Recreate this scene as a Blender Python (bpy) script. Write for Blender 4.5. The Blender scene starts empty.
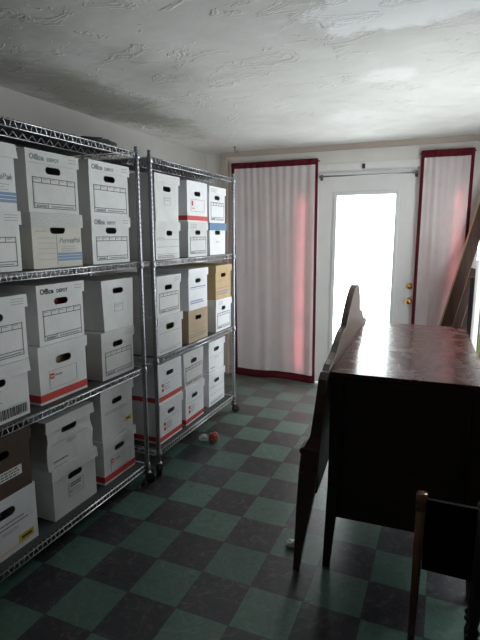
import bpy, bmesh, math, random
from mathutils import Vector, Matrix, noise as mnoise

sc = bpy.context.scene
COL = sc.collection
PI = math.pi

# ------------------------------------------------------------------ helpers
def link(o, parent=None):
    COL.objects.link(o)
    if parent is not None:
        o.parent = parent
    return o

def obj(name, bm, mat, parent=None, smooth=False, loc=None, rot=None):
    me = bpy.data.meshes.new(name)
    bm.normal_update()
    bm.to_mesh(me)
    bm.free()
    if mat is not None:
        me.materials.append(mat)
    if smooth:
        for p in me.polygons:
            p.use_smooth = True
    o = bpy.data.objects.new(name, me)
    link(o, parent)
    if loc is not None:
        o.location = loc
    if rot is not None:
        o.rotation_euler = rot
    return o

def thing(name, label, cat, loc=(0, 0, 0), rotz=0.0, group=None):
    o = bpy.data.objects.new(name, None)
    o.empty_display_size = 0.05
    link(o)
    o.location = loc
    o.rotation_euler = (0, 0, rotz)
    o['label'] = label
    o['category'] = cat
    if group:
        o['group'] = group
    return o

def tag(o, label, cat, group=None):
    o['label'] = label
    o['category'] = cat
    if group:
        o['group'] = group
    return o

def struct(o):
    o['kind'] = 'structure'
    return o

def box(bm, x0, x1, y0, y1, z0, z1):
    vs = [bm.verts.new((x, y, z)) for x in (x0, x1) for y in (y0, y1) for z in (z0, z1)]
    idx = ((0, 1, 3, 2), (4, 6, 7, 5), (0, 4, 5, 1), (2, 3, 7, 6), (0, 2, 6, 4), (1, 5, 7, 3))
    return [bm.faces.new([vs[i] for i in f]) for f in idx]

def bevel(bm, w, seg=2, limit=0.6):
    es = [e for e in bm.edges if e.is_manifold and e.calc_face_angle(0) > limit]
    bmesh.ops.bevel(bm, geom=es, offset=w, segments=seg, affect='EDGES', profile=0.5, clamp_overlap=True)

def tube(bm, pts, r, n=6, cap=True):
    pts = [Vector(p) for p in pts]
    rs = r if isinstance(r, (list, tuple)) else [r] * len(pts)
    rings = []
    for i, p in enumerate(pts):
        a = pts[max(i - 1, 0)]
        b = pts[min(i + 1, len(pts) - 1)]
        t = (b - a).normalized()
        ref = Vector((0, 0, 1)) if abs(t.z) < 0.9 else Vector((1, 0, 0))
        u = t.cross(ref).normalized()
        v = t.cross(u).normalized()
        rings.append([bm.verts.new(p + (u * math.cos(2 * PI * k / n) + v * math.sin(2 * PI * k / n)) * rs[i]) for k in range(n)])
    for a, b in zip(rings, rings[1:]):
        for k in range(n):
            bm.faces.new((a[k], a[(k + 1) % n], b[(k + 1) % n], b[k]))
    if cap:
        bm.faces.new(rings[0][::-1])
        bm.faces.new(rings[-1])

def lathe(bm, prof, n=20, M=None):
    M = M or Matrix.Identity(4)
    rings = []
    for r, z in prof:
        rings.append([bm.verts.new(M @ Vector((max(r, 1e-4) * math.cos(2 * PI * k / n), max(r, 1e-4) * math.sin(2 * PI * k / n), z))) for k in range(n)])
    for a, b in zip(rings, rings[1:]):
        for k in range(n):
            bm.faces.new((a[k], a[(k + 1) % n], b[(k + 1) % n], b[k]))
    bm.faces.new(rings[0][::-1])
    bm.faces.new(rings[-1])
    bmesh.ops.recalc_face_normals(bm, faces=bm.faces[:])

def prism(bm, pts, fn, a, b):
    """closed outline pts (2D) extruded between a and b; fn(p,q,h)->3D"""
    lo = [bm.verts.new(fn(p[0], p[1], a)) for p in pts]
    hi = [bm.verts.new(fn(p[0], p[1], b)) for p in pts]
    bm.faces.new(lo[::-1])
    bm.faces.new(hi)
    m = len(pts)
    for i in range(m):
        bm.faces.new((lo[i], lo[(i + 1) % m], hi[(i + 1) % m], hi[i]))
    bmesh.ops.recalc_face_normals(bm, faces=bm.faces[:])

def tapered_leg(bm, top, foot, wt, wf, dt=None, df=None):
    """square tapered leg, wt/wf half widths in x, dt/df in y"""
    dt = dt or wt
    df = df or wf
    r = []
    for (c, a, b) in ((foot, wf, df), (top, wt, dt)):
        r.append([bm.verts.new((c[0] + sx * a, c[1] + sy * b, c[2])) for sx, sy in ((-1, -1), (1, -1), (1, 1), (-1, 1))])
    bm.faces.new(r[0][::-1])
    bm.faces.new(r[1])
    for i in range(4):
        bm.faces.new((r[0][i], r[0][(i + 1) % 4], r[1][(i + 1) % 4], r[1][i]))

# ------------------------------------------------------------------ materials
def new_mat(name):
    m = bpy.data.materials.new(name)
    m.use_nodes = True
    nt = m.node_tree
    b = nt.nodes['Principled BSDF']
    return m, nt, b

def N(nt, t, **kw):
    n = nt.nodes.new(t)
    for k, v in kw.items():
        setattr(n, k, v)
    return n

def ramp(nt, fac, stops):
    r = N(nt, 'ShaderNodeValToRGB')
    e = r.color_ramp.elements
    while len(e) < len(stops):
        e.new(0.5)
    for el, (p, c) in zip(e, stops):
        el.position = p
        el.color = (*c, 1) if len(c) == 3 else c
    nt.links.new(fac, r.inputs[0])
    return r.outputs[0]

def noise_tex(nt, scale, detail=4, rough=0.55, vec=None, dist=0.0):
    n = N(nt, 'ShaderNodeTexNoise')
    n.inputs['Scale'].default_value = scale
    n.inputs['Detail'].default_value = detail
    n.inputs['Roughness'].default_value = rough
    n.inputs['Distortion'].default_value = dist
    if vec is None:
        tc = N(nt, 'ShaderNodeTexCoord')
        vec = tc.outputs['Object']
    nt.links.new(vec, n.inputs['Vector'])
    return n.outputs['Fac']

def mixc(nt, fac, a, b, mode='MIX'):
    m = N(nt, 'ShaderNodeMix', data_type='RGBA', blend_type=mode)
    for s, v in ((0, fac), (6, a), (7, b)):
        if isinstance(v, (int, float)):
            m.inputs[s].default_value = v
        elif isinstance(v, tuple):
            m.inputs[s].default_value = (*v, 1)
        else:
            nt.links.new(v, m.inputs[s])
    return m.outputs[2]

def math_n(nt, op, a, b=None, c=None):
    m = N(nt, 'ShaderNodeMath', operation=op)
    for i, v in enumerate((a, b, c)):
        if v is None:
            continue
        if isinstance(v, (int, float)):
            m.inputs[i].default_value = v
        else:
            nt.links.new(v, m.inputs[i])
    return m.outputs[0]

def bump(nt, b, h, strength, dist=0.01):
    n = N(nt, 'ShaderNodeBump')
    n.inputs['Strength'].default_value = strength
    n.inputs['Distance'].default_value = dist
    nt.links.new(h, n.inputs['Height'])
    nt.links.new(n.outputs[0], b.inputs['Normal'])

def simple(name, col, rough=0.6, metal=0.0, var=0.0, scale=20, spec=0.5, coat=0.0):
    m, nt, b = new_mat(name)
    b.inputs['Roughness'].default_value = rough
    b.inputs['Metallic'].default_value = metal
    b.inputs['Specular IOR Level'].default_value = spec
    b.inputs['Coat Weight'].default_value = coat
    if var > 0:
        f = noise_tex(nt, scale)
        c = ramp(nt, f, [(0.3, tuple(x * (1 - var) for x in col)), (0.7, tuple(min(1, x * (1 + var)) for x in col))])
        nt.links.new(c, b.inputs['Base Color'])
    else:
        b.inputs['Base Color'].default_value = (*col, 1)
    return m

def card(name, col, var=0.07, rough=0.7):
    """cardboard with faint fibres and smudges"""
    m, nt, b = new_mat(name)
    b.inputs['Roughness'].default_value = rough
    b.inputs['Specular IOR Level'].default_value = 0.3
    f = noise_tex(nt, 7, 5, 0.6)
    c = ramp(nt, f, [(0.25, tuple(x * (1 - 2 * var) for x in col)), (0.6, col), (0.85, tuple(min(1, x * (1 + var * .6)) for x in col))])
    nt.links.new(c, b.inputs['Base Color'])
    g = noise_tex(nt, 16, 3, 0.5)
    bump(nt, b, g, 0.25, 0.004)
    return m

M = {}
M['white_card'] = card('white_card', (0.74, 0.74, 0.73))
M['grey_card'] = card('grey_card', (0.63, 0.63, 0.61))
M['bright_card'] = card('bright_card', (0.86, 0.87, 0.89), 0.04)
M['speckled_card'] = simple('speckled_card', (0.50, 0.50, 0.49), 0.7, var=0.16, scale=160)
M['cream_card'] = card('cream_card', (0.64, 0.61, 0.54))
M['kraft'] = card('kraft_card', (0.50, 0.37, 0.24))
M['orange_kraft'] = card('orange_kraft_card', (0.60, 0.42, 0.23))
M['brown_card'] = card('dark_brown_card', (0.095, 0.062, 0.045), 0.12)
M['blue_card'] = card('blue_card', (0.17, 0.29, 0.46))
M['ink'] = simple('black_ink', (0.055, 0.055, 0.06), 0.7)
M['grey_ink'] = simple('grey_ink', (0.26, 0.26, 0.28), 0.7)
M['blue_ink'] = simple('blue_ink', (0.20, 0.30, 0.46), 0.7)
M['violet_ink'] = simple('violet_ink', (0.25, 0.25, 0.52), 0.7)
M['red_ink'] = simple('red_ink', (0.60, 0.045, 0.035), 0.6, var=0.08, scale=8)
M['yellow_ink'] = simple('yellow_ink', (0.72, 0.50, 0.03), 0.6)
M['white_paper'] = simple('white_paper', (0.78, 0.78, 0.76), 0.7, var=0.03)
M['chrome'] = simple('chrome_wire', (0.66, 0.67, 0.70), 0.33, 1.0)
M['post_metal'] = simple('post_metal', (0.36, 0.37, 0.39), 0.35, 1.0, var=0.05, scale=30)
M['black_plastic'] = simple('black_plastic', (0.02, 0.02, 0.022), 0.45)
M['liner'] = simple('shelf_liner', (0.055, 0.056, 0.060), 0.7, var=.1, scale=12)
M['rubber'] = simple('wheel_rubber', (0.022, 0.022, 0.025), 0.6)
M['brass'] = simple('brass', (0.75, 0.42, 0.14), 0.25, 1.0)
M['dark_steel'] = simple('dark_steel', (0.16, 0.15, 0.14), 0.4, 1.0)
M['maroon'] = simple('maroon_cloth', (0.20, 0.012, 0.028), 0.85, var=0.15, scale=40)
M['trim_wood'] = simple('trim_paint', (0.50, 0.42, 0.36), 0.6, var=0.06, scale=6)
M['white_paint'] = simple('white_paint', (0.82, 0.80, 0.79), 0.45, var=0.03, scale=4)
M['frame_paint'] = simple('frame_paint', (0.80, 0.80, 0.80), 0.4)
M['red_paper'] = simple('red_paper', (0.45, 0.03, 0.05), 0.7)
M['brown_paper'] = simple('brown_paper', (0.40, 0.26, 0.16), 0.8, var=0.2, scale=60)
M['green_paper'] = simple('green_paper', (0.25, 0.34, 0.12), 0.8, var=0.2, scale=60)

def wall_mat(name, col, bumpy=0.15):
    m, nt, b = new_mat(name)
    b.inputs['Roughness'].default_value = 0.85
    f = noise_tex(nt, 1.6, 6, 0.6)
    c = ramp(nt, f, [(0.3, tuple(x * 0.88 for x in col)), (0.7, tuple(x * 1.05 for x in col))])
    nt.links.new(c, b.inputs['Base Color'])
    g = noise_tex(nt, 35, 4, 0.6)
    bump(nt, b, g, bumpy, 0.004)
    return m
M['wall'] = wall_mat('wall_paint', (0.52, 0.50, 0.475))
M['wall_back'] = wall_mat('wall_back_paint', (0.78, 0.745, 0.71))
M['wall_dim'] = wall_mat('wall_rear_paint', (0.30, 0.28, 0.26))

def ceiling_mat():
    m, nt, b = new_mat('ceiling_plaster')
    b.inputs['Roughness'].default_value = 0.8
    tc = N(nt, 'ShaderNodeTexCoord')
    P = tc.outputs['Object']
    base = ramp(nt, noise_tex(nt, 2.2, 6, 0.65, P, 0.6), [(0.3, (0.66, 0.65, 0.615)), (0.7, (0.80, 0.79, 0.76))])
    sep = N(nt, 'ShaderNodeSeparateXYZ')
    nt.links.new(P, sep.inputs[0])
    wob = noise_tex(nt, 3.0, 6, 0.7, P, 0.4)
    def blob(cx, cy, rx, ry, edge0, edge1, amp):
        dx = math_n(nt, 'DIVIDE', math_n(nt, 'SUBTRACT', sep.outputs[0], cx), rx)
        dy = math_n(nt, 'DIVIDE', math_n(nt, 'SUBTRACT', sep.outputs[1], cy), ry)
        d = math_n(nt, 'SQRT', math_n(nt, 'ADD', math_n(nt, 'MULTIPLY', dx, dx), math_n(nt, 'MULTIPLY', dy, dy)))
        d = math_n(nt, 'ADD', d, math_n(nt, 'MULTIPLY', math_n(nt, 'SUBTRACT', wob, 0.5), 2.2))
        mr = N(nt, 'ShaderNodeMapRange', interpolation_type='SMOOTHSTEP')
        mr.inputs[1].default_value = edge0
        mr.inputs[2].default_value = edge1
        mr.inputs[3].default_value = amp
        mr.inputs[4].default_value = 0.0
        nt.links.new(d, mr.inputs[0])
        return mr.outputs[0]
    c = base
    # damp brown-grey marks near the left wall
    c = mixc(nt, blob(-2.05, 2.5, 0.33, 1.15, 0.3, 1.25, 0.62), c, (0.19, 0.18, 0.12))
    c = mixc(nt, blob(-1.45, 2.3, 0.26, 0.40, 0.2, 1.3, 0.34), c, (0.24, 0.23, 0.17))
    c = mixc(nt, blob(-1.75, 1.35, 0.55, 0.5, 0.2, 1.3, 0.40), c, (0.22, 0.21, 0.17))
    c = mixc(nt, blob(-1.95, 3.6, 0.22, 0.5, 0.2, 1.2, 0.25), c, (0.30, 0.27, 0.19))
    # whitish plaster patches, the first one whitened in place of missing light
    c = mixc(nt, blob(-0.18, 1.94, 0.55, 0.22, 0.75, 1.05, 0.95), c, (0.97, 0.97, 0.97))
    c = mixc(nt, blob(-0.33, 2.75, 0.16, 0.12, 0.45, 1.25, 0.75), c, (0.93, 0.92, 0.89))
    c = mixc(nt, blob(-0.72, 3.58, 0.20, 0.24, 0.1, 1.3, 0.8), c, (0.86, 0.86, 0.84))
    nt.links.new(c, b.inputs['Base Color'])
    # trowel ridges
    mp = N(nt, 'ShaderNodeMapping')
    mp.inputs['Scale'].default_value = (1.0, 1.7, 1.0)
    mp.inputs['Rotation'].default_value = (0, 0, 0.5)
    nt.links.new(P, mp.inputs[0])
    n1 = noise_tex(nt, 4.2, 5, 0.62, mp.outputs[0], 1.0)
    rid = ramp(nt, n1, [(0.56, (0, 0, 0)), (0.60, (1, 1, 1)), (0.66, (0.35, 0.35, 0.35)), (0.80, (0.1, 0.1, 0.1))])
    n2 = noise_tex(nt, 3.5, 3, 0.5, P)
    hgt = math_n(nt, 'ADD', math_n(nt, 'MULTIPLY', rid, 0.6), n2)
    bump(nt, b, hgt, 0.5, 0.016)
    return m
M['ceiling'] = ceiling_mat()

TILE, TOX, TOY = 0.2286, -1.1305, 1.9348
def floor_mat():
    m, nt, b = new_mat('checker_tiles')
    tc = N(nt, 'ShaderNodeTexCoord')
    P = tc.outputs['Object']
    sep = N(nt, 'ShaderNodeSeparateXYZ')
    nt.links.new(P, sep.inputs[0])
    u = math_n(nt, 'DIVIDE', math_n(nt, 'SUBTRACT', sep.outputs[0], TOX), TILE)
    v = math_n(nt, 'DIVIDE', math_n(nt, 'SUBTRACT', sep.outputs[1], TOY), TILE)
    fu = math_n(nt, 'FLOOR', u)
    fv = math_n(nt, 'FLOOR', v)
    par = math_n(nt, 'PINGPONG', math_n(nt, 'ADD', fu, fv), 1.0)   # 0 -> green, 1 -> dark
    cmb = N(nt, 'ShaderNodeCombineXYZ')
    nt.links.new(fu, cmb.inputs[0])
    nt.links.new(fv, cmb.inputs[1])
    wn = N(nt, 'ShaderNodeTexWhiteNoise', noise_dimensions='3D')
    nt.links.new(cmb.outputs[0], wn.inputs['Vector'])
    n1 = noise_tex(nt, 16, 7, 0.78, P, 1.6)
    green = ramp(nt, n1, [(0.3, (0.046, 0.098, 0.076)), (0.52, (0.075, 0.145, 0.116)), (0.68, (0.13, 0.20, 0.172))])
    dark = ramp(nt, n1, [(0.3, (0.017, 0.016, 0.021)), (0.52, (0.032, 0.030, 0.037)), (0.66, (0.105, 0.098, 0.108))])
    c = mixc(nt, par, green, dark)
    vary = math_n(nt, 'ADD', math_n(nt, 'MULTIPLY', wn.outputs['Value'], 0.35), 0.82)
    hsv = N(nt, 'ShaderNodeHueSaturation')
    nt.links.new(vary, hsv.inputs['Value'])
    nt.links.new(c, hsv.inputs['Color'])
    c = hsv.outputs[0]
    # blotchy grey blended over the tiles, stronger towards the door
    grey_noise = noise_tex(nt, 4.5, 5, 0.65, P)
    dd = N(nt, 'ShaderNodeMapRange', interpolation_type='SMOOTHSTEP')
    dd.inputs[1].default_value = 2.6
    dd.inputs[2].default_value = 4.4
    dd.inputs[3].default_value = 0.04
    dd.inputs[4].default_value = 0.50
    nt.links.new(sep.outputs[1], dd.inputs[0])
    c = mixc(nt, math_n(nt, 'MULTIPLY', dd.outputs[0], math_n(nt, 'ADD', grey_noise, 0.3)), c, (0.21, 0.20, 0.175))
    # seams
    def seam(w):
        fr = math_n(nt, 'FRACT', w)
        d = math_n(nt, 'ABSOLUTE', math_n(nt, 'SUBTRACT', fr, 0.5))
        return math_n(nt, 'GREATER_THAN', d, 0.493)
    s = math_n(nt, 'MAXIMUM', seam(u), seam(v))
    c = mixc(nt, math_n(nt, 'MULTIPLY', s, 0.7), c, (0.015, 0.015, 0.015))
    nt.links.new(c, b.inputs['Base Color'])
    ro = ramp(nt, n1, [(0.3, (0.26,) * 3), (0.75, (0.48,) * 3)])
    nt.links.new(ro, b.inputs['Roughness'])
    b.inputs['Specular IOR Level'].default_value = 0.45
    h = math_n(nt, 'SUBTRACT', noise_tex(nt, 6, 3, 0.5, P), math_n(nt, 'MULTIPLY', s, 0.5))
    bump(nt, b, h, 0.15, 0.004)
    return m
M['floor'] = floor_mat()

def wood_mat(name, dark, light, rough=0.3, coat=0.0, grain=(2.0, 22.0, 22.0), mottled=0.0):
    m, nt, b = new_mat(name)
    tc = N(nt, 'ShaderNodeTexCoord')
    mp = N(nt, 'ShaderNodeMapping')
    mp.inputs['Scale'].default_value = grain
    nt.links.new(tc.outputs['Object'], mp.inputs[0])
    f = noise_tex(nt, 1.5, 6, 0.6, mp.outputs[0], 0.8)
    c = ramp(nt, f, [(0.3, dark), (0.7, light)])
    if mottled:
        g = noise_tex(nt, 9, 5, 0.7, tc.outputs['Object'], 0.6)
        c = mixc(nt, math_n(nt, 'MULTIPLY', g, mottled), c, tuple(x * 2.4 + 0.02 for x in light))
        r = ramp(nt, g, [(0.35, (rough,) * 3), (0.7, (rough + 0.30,) * 3)])
        nt.links.new(r, b.inputs['Roughness'])
    else:
        b.inputs['Roughness'].default_value = rough
    nt.links.new(c, b.inputs['Base Color'])
    b.inputs['Coat Weight'].default_value = coat
    b.inputs['Coat Roughness'].default_value = 0.08
    return m
M['dresser_wood'] = wood_mat('dresser_wood', (0.012, 0.006, 0.004), (0.032, 0.013, 0.008), 0.4)
M['dresser_top'] = wood_mat('dresser_top_wood', (0.020, 0.005, 0.004), (0.060, 0.014, 0.010), 0.11, 0.15, (22.0, 2.0, 22.0), 0.34)
M['black_wood'] = simple('black_stained_wood', (0.006, 0.004, 0.004), 0.75, spec=0.15)
M['bed_wood'] = wood_mat('headboard_wood', (0.040, 0.020, 0.013), (0.085, 0.045, 0.030), 0.35, 0.1)
M['stand_wood'] = wood_mat('stand_wood', (0.10, 0.036, 0.018), (0.22, 0.085, 0.042), 0.22, 0.4, (22, 22, 2))
M['rail_wood'] = wood_mat('rail_wood', (0.032, 0.011, 0.006), (0.080, 0.029, 0.014), 0.5, 0.0, (22, 22, 2))
M['rail_edge'] = wood_mat('rail_edge_wood', (0.30, 0.16, 0.08), (0.46, 0.27, 0.15), 0.5, 0.0, (22, 22, 2))
M['dark_board'] = wood_mat('dark_board_wood', (0.018, 0.012, 0.012), (0.045, 0.03, 0.028), 0.5, 0.0, (22, 22, 2))

def cloth_mat():
    """off-white face with a red lining that daylight shines through"""
    m, nt, b = new_mat('curtain_cloth')
    out = nt.nodes['Material Output']
    nt.nodes.remove(b)
    di = N(nt, 'ShaderNodeBsdfDiffuse')
    tr = N(nt, 'ShaderNodeBsdfTranslucent')
    mx = N(nt, 'ShaderNodeMixShader')
    f = noise_tex(nt, 5, 5, 0.6)
    c = ramp(nt, f, [(0.3, (0.72, 0.70, 0.695)), (0.7, (0.82, 0.805, 0.80))])
    nt.links.new(c, di.inputs[0])
    tr.inputs[0].default_value = (0.95, 0.19, 0.23, 1)
    mx.inputs[0].default_value = 0.25
    nt.links.new(di.outputs[0], mx.inputs[1])
    nt.links.new(tr.outputs[0], mx.inputs[2])
    nt.links.new(mx.outputs[0], out.inputs[0])
    return m
M['curtain'] = cloth_mat()

def glass_mat():
    m, nt, b = new_mat('window_glass')
    out = nt.nodes['Material Output']
    nt.nodes.remove(b)
    t = N(nt, 'ShaderNodeBsdfTransparent')
    g = N(nt, 'ShaderNodeBsdfGlossy')
    g.inputs['Roughness'].default_value = 0.02
    t.inputs[0].default_value = (0.95, 0.97, 0.97, 1)
    lw = N(nt, 'ShaderNodeLayerWeight')
    lw.inputs[0].default_value = 0.5
    fr5 = math_n(nt, 'POWER', lw.outputs['Facing'], 5.0)
    fr = math_n(nt, 'ADD', math_n(nt, 'MULTIPLY', fr5, 0.8), 0.025)
    mx = N(nt, 'ShaderNodeMixShader')
    nt.links.new(fr, mx.inputs[0])
    nt.links.new(t.outputs[0], mx.inputs[1])
    nt.links.new(g.outputs[0], mx.inputs[2])
    nt.links.new(mx.outputs[0], out.inputs[0])
    return m
M['glass'] = glass_mat()

def cling_mat():
    m, nt, b = new_mat('clear_plastic')
    b.inputs['Base Color'].default_value = (0.8, 0.85, 0.85, 1)
    b.inputs['Roughness'].default_value = 0.12
    b.inputs['Alpha'].default_value = 0.55
    return m
M['clear'] = cling_mat()

# ------------------------------------------------------------------ room shell
XL, XR, YB, YR, ZC = -2.32, 0.72, 4.62, -1.30, 2.265
T = 0.12
bm = bmesh.new(); box(bm, XL - T, XR + T, YR - T, YB + T, -0.10, 0.0)
struct(obj('floor', bm, M['floor']))
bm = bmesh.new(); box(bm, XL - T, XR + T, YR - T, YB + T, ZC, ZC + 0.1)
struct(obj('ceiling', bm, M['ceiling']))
bm = bmesh.new(); box(bm, XL - T, XL, YR - T, YB + T, 0, ZC)
struct(obj('wall_left', bm, M['wall']))
bm = bmesh.new(); box(bm, XL, XR, YR - T, YR, 0, ZC)
struct(obj('wall_rear', bm, M['wall_dim']))

# openings of the back wall: (x0,x1,z0,z1)
WIN_L = (-1.345, -1.265, 0.12, 1.80)
DOOR = (-1.175, -0.235, 0.0, 2.05)
WIN_R = (0.025, 0.095, 0.30, 1.84)
WIN_E = (0.212, 0.50, 0.40, 1.43)
def wall_with_holes(bm, x0, x1, z0, z1, y0, y1, holes):
    xs = sorted({x0, x1, *[h[0] for h in holes], *[h[1] for h in holes]})
    zs = sorted({z0, z1, *[h[2] for h in holes], *[h[3] for h in holes]})
    for a, b in zip(xs, xs[1:]):
        for c, d in zip(zs, zs[1:]):
            mx, mz = (a + b) / 2, (c + d) / 2
            if any(h[0] < mx < h[1] and h[2] < mz < h[3] for h in holes):
                continue
            box(bm, a, b, y0, y1, c, d)
    bmesh.ops.remove_doubles(bm, verts=bm.verts[:], dist=1e-5)
    # drop the inner faces shared by two cells
    seen = {}
    for f in bm.faces[:]:
        k = tuple(sorted(v.index for v in f.verts)) if False else tuple(sorted((round(v.co.x, 4), round(v.co.y, 4), round(v.co.z, 4)) for v in f.verts))
        seen.setdefault(k, []).append(f)
    dead = [f for fs in seen.values() if len(fs) > 1 for f in fs]
    bmesh.ops.delete(bm, geom=dead, context='FACES')
    bmesh.ops.recalc_face_normals(bm, faces=bm.faces[:])
bm = bmesh.new(); wall_with_holes(bm, XL, XR, 0, ZC, YB, YB + T, [WIN_L, DOOR, WIN_R, WIN_E])
struct(obj('wall_back', bm, M['wall_back']))
# right wall, with an unseen window added to light the far boxes and ceiling
WIN_ADDED = (2.30, 3.75, 0.36, 1.78)   # y0,y1,z0,z1
bm = bmesh.new()
ys = [YR - T, WIN_ADDED[0], WIN_ADDED[1], YB + T]
box(bm, XR, XR + T, ys[0], ys[1], 0, ZC); box(bm, XR, XR + T, ys[2], ys[3], 0, ZC)
box(bm, XR, XR + T, ys[1], ys[2], 0, WIN_ADDED[2]); box(bm, XR, XR + T, ys[1], ys[2], WIN_ADDED[3], ZC)
struct(obj('wall_right', bm, M['wall_dim']))

def window_y(name, w, mull=(), thick=0.03, bars=()):
    x0, x1, z0, z1 = w
    bm = bmesh.new()
    y0, y1 = YB + 0.02, YB + 0.08
    box(bm, x0, x0 + thick, y0, y1, z0, z1); box(bm, x1 - thick, x1, y0, y1, z0, z1)
    box(bm, x0 + thick, x1 - thick, y0, y1, z0, z0 + thick); box(bm, x0 + thick, x1 - thick, y0, y1, z1 - thick, z1)
    for xm in mull:
        box(bm, xm - 0.012, xm + 0.012, y0, y1, z0 + thick, z1 - thick)
    for zm in bars:
        box(bm, x0 + thick, x1 - thick, y0, y1, zm - 0.022, zm + 0.022)
    f = struct(obj(name, bm, M['frame_paint']))
    bm = bmesh.new(); box(bm, x0 + thick * .6, x1 - thick * .6, YB + 0.048, YB + 0.052, z0 + thick * .6, z1 - thick * .6)
    obj('pane', bm, M['glass'], f)
    return f
window_y('window_1', WIN_L, (), 0.016, (0.62, 1.02, 1.27, 1.55))
window_y('window_2', WIN_R, (), 0.016, (0.62, 1.02, 1.27, 1.55))
window_y('window_3', WIN_E, (0.275,), 0.022)
bm = bmesh.new()
y0, y1, z0, z1 = WIN_ADDED
x0, x1 = XR + 0.02, XR + 0.08
for a in (y0, (y0 + y1) / 2 - .02, y1 - .04):
    box(bm, x0, x1, a, a + .04, z0, z1)
for (a, b) in ((y0 + .04, (y0 + y1) / 2 - .02), ((y0 + y1) / 2 + .02, y1 - .04)):
    box(bm, x0, x1, a, b, z0, z0 + .04); box(bm, x0, x1, a, b, z1 - .04, z1)
f = struct(obj('added_window', bm, M['frame_paint']))
bm = bmesh.new(); box(bm, XR + .048, XR + .052, y0 + .03, y1 - .03, z0 + .03, z1 - .03)
obj('pane', bm, M['glass'], f)

# header trim under the ceiling, corner post beside the left curtain, skirting
bm = bmesh.new()
box(bm, -2.12, XR, YB - 0.035, YB, ZC - 0.045, ZC); bevel(bm, 0.006, 2)
struct(obj('trim_1', bm, M['trim_wood']))
bm = bmesh.new(); box(bm, -2.135, -2.075, YB - 0.045, YB, 0, ZC - 0.045); bevel(bm, 0.005, 2)
struct(obj('trim_2', bm, M['trim_wood']))
bm = bmesh.new(); box(bm, XL, XL + 0.015, YR, YB, 0, 0.09)
struct(obj('baseboard_left', bm, M['trim_wood']))
bm = bmesh.new(); box(bm, -2.075, DOOR[0] - .07, YB - 0.015, YB, 0, 0.09)
struct(obj('baseboard_back', bm, M['trim_wood']))

# ------------------------------------------------------------------ door
DX0, DX1 = -1.155, -0.255
GX0, GX1, GZ0, GZ1 = -0.995, -0.440, 0.24, 1.835
bm = bmesh.new()
yd0, yd1 = YB + 0.012, YB + 0.056
box(bm, DX0, GX0, yd0, yd1, 0.012, 2.03); box(bm, GX1, DX1, yd0, yd1, 0.012, 2.03)
box(bm, GX0, GX1, yd0, yd1, 0.012, GZ0); box(bm, GX0, GX1, yd0, yd1, GZ1, 2.03)
door = struct(obj('door_1', bm, M['white_paint']))
bm = bmesh.new()
w = 0.034
def frame_ring(bm, x0, x1, z0, z1, w, ya, yb):
    outer = [(x0, z0), (x1, z0), (x1, z1), (x0, z1)]
    inner = [(x0 + w, z0 + w), (x1 - w, z0 + w), (x1 - w, z1 - w), (x0 + w, z1 - w)]
    V = {}
    for nm, ring in (('o', outer), ('i', inner)):
        for k, (x, z) in enumerate(ring):
            V[nm, k, 0] = bm.verts.new((x, ya, z)); V[nm, k, 1] = bm.verts.new((x, yb, z))
    for k in range(4):
        j = (k + 1) % 4
        bm.faces.new((V['o', k, 0], V['o', j, 0], V['i', j, 0], V['i', k, 0]))
        bm.faces.new((V['o', k, 1], V['i', k, 1], V['i', j, 1], V['o', j, 1]))
        bm.faces.new((V['o', k, 0], V['o', k, 1], V['o', j, 1], V['o', j, 0]))
        bm.faces.new((V['i', k, 0], V['i', j, 0], V['i', j, 1], V['i', k, 1]))
    bmesh.ops.recalc_face_normals(bm, faces=bm.faces[:])
frame_ring(bm, GX0 - 0.016, GX1 + 0.016, GZ0 - 0.016, GZ1 + 0.016, w, yd0 - 0.012, yd0)
bevel(bm, 0.004, 2)
obj('glass_frame', bm, M['frame_paint'], door)
bm = bmesh.new(); box(bm, GX0 + .001, GX1 - .001, YB + 0.032, YB + 0.036, GZ0 + .001, GZ1 - .001)
obj('pane', bm, M['glass'], door)
Rk = Matrix.Translation((-0.298, yd0, 0.872)) @ Matrix.Rotation(PI / 2, 4, 'X')
bm = bmesh.new()
lathe(bm, [(0.030, 0.0), (0.030, 0.006), (0.012, 0.010), (0.011, 0.028), (0.022, 0.036), (0.027, 0.050), (0.024, 0.062), (0.010, 0.068)], 20, Rk)
kn = obj('door_knob', bm, M['brass'], door, True); kn['label'] = 'round brass knob'
Rk = Matrix.Translation((-0.300, yd0, 1.005)) @ Matrix.Rotation(PI / 2, 4, 'X')
bm = bmesh.new(); lathe(bm, [(0.029, 0.0), (0.027, 0.012), (0.012, 0.015), (0.010, 0.020)], 20, Rk)
box(bm, -0.306, -0.294, yd0 - 0.034, yd0 - 0.018, 0.993, 1.019)
kn = obj('deadbolt', bm, M['brass'], door, True); kn['label'] = 'brass deadbolt turn above the knob'
bm = bmesh.new()
ya, yb = YB - 0.016, YB
box(bm, DOOR[0] - .065, DOOR[0], ya, yb, 0, 2.10); box(bm, DOOR[1], DOOR[1] + .065, ya, yb, 0, 2.10)
box(bm, DOOR[0], DOOR[1], ya, yb, 2.04, 2.10); bevel(bm, 0.004, 2)
box(bm, DOOR[0], DX0, YB, YB + .09, 0, 2.05); box(bm, DX1, DOOR[1], YB, YB + .09, 0, 2.05); box(bm, DX0, DX1, YB, YB + .09, 2.032, 2.05)
struct(obj('trim_3', bm, M['white_paint']))

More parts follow.
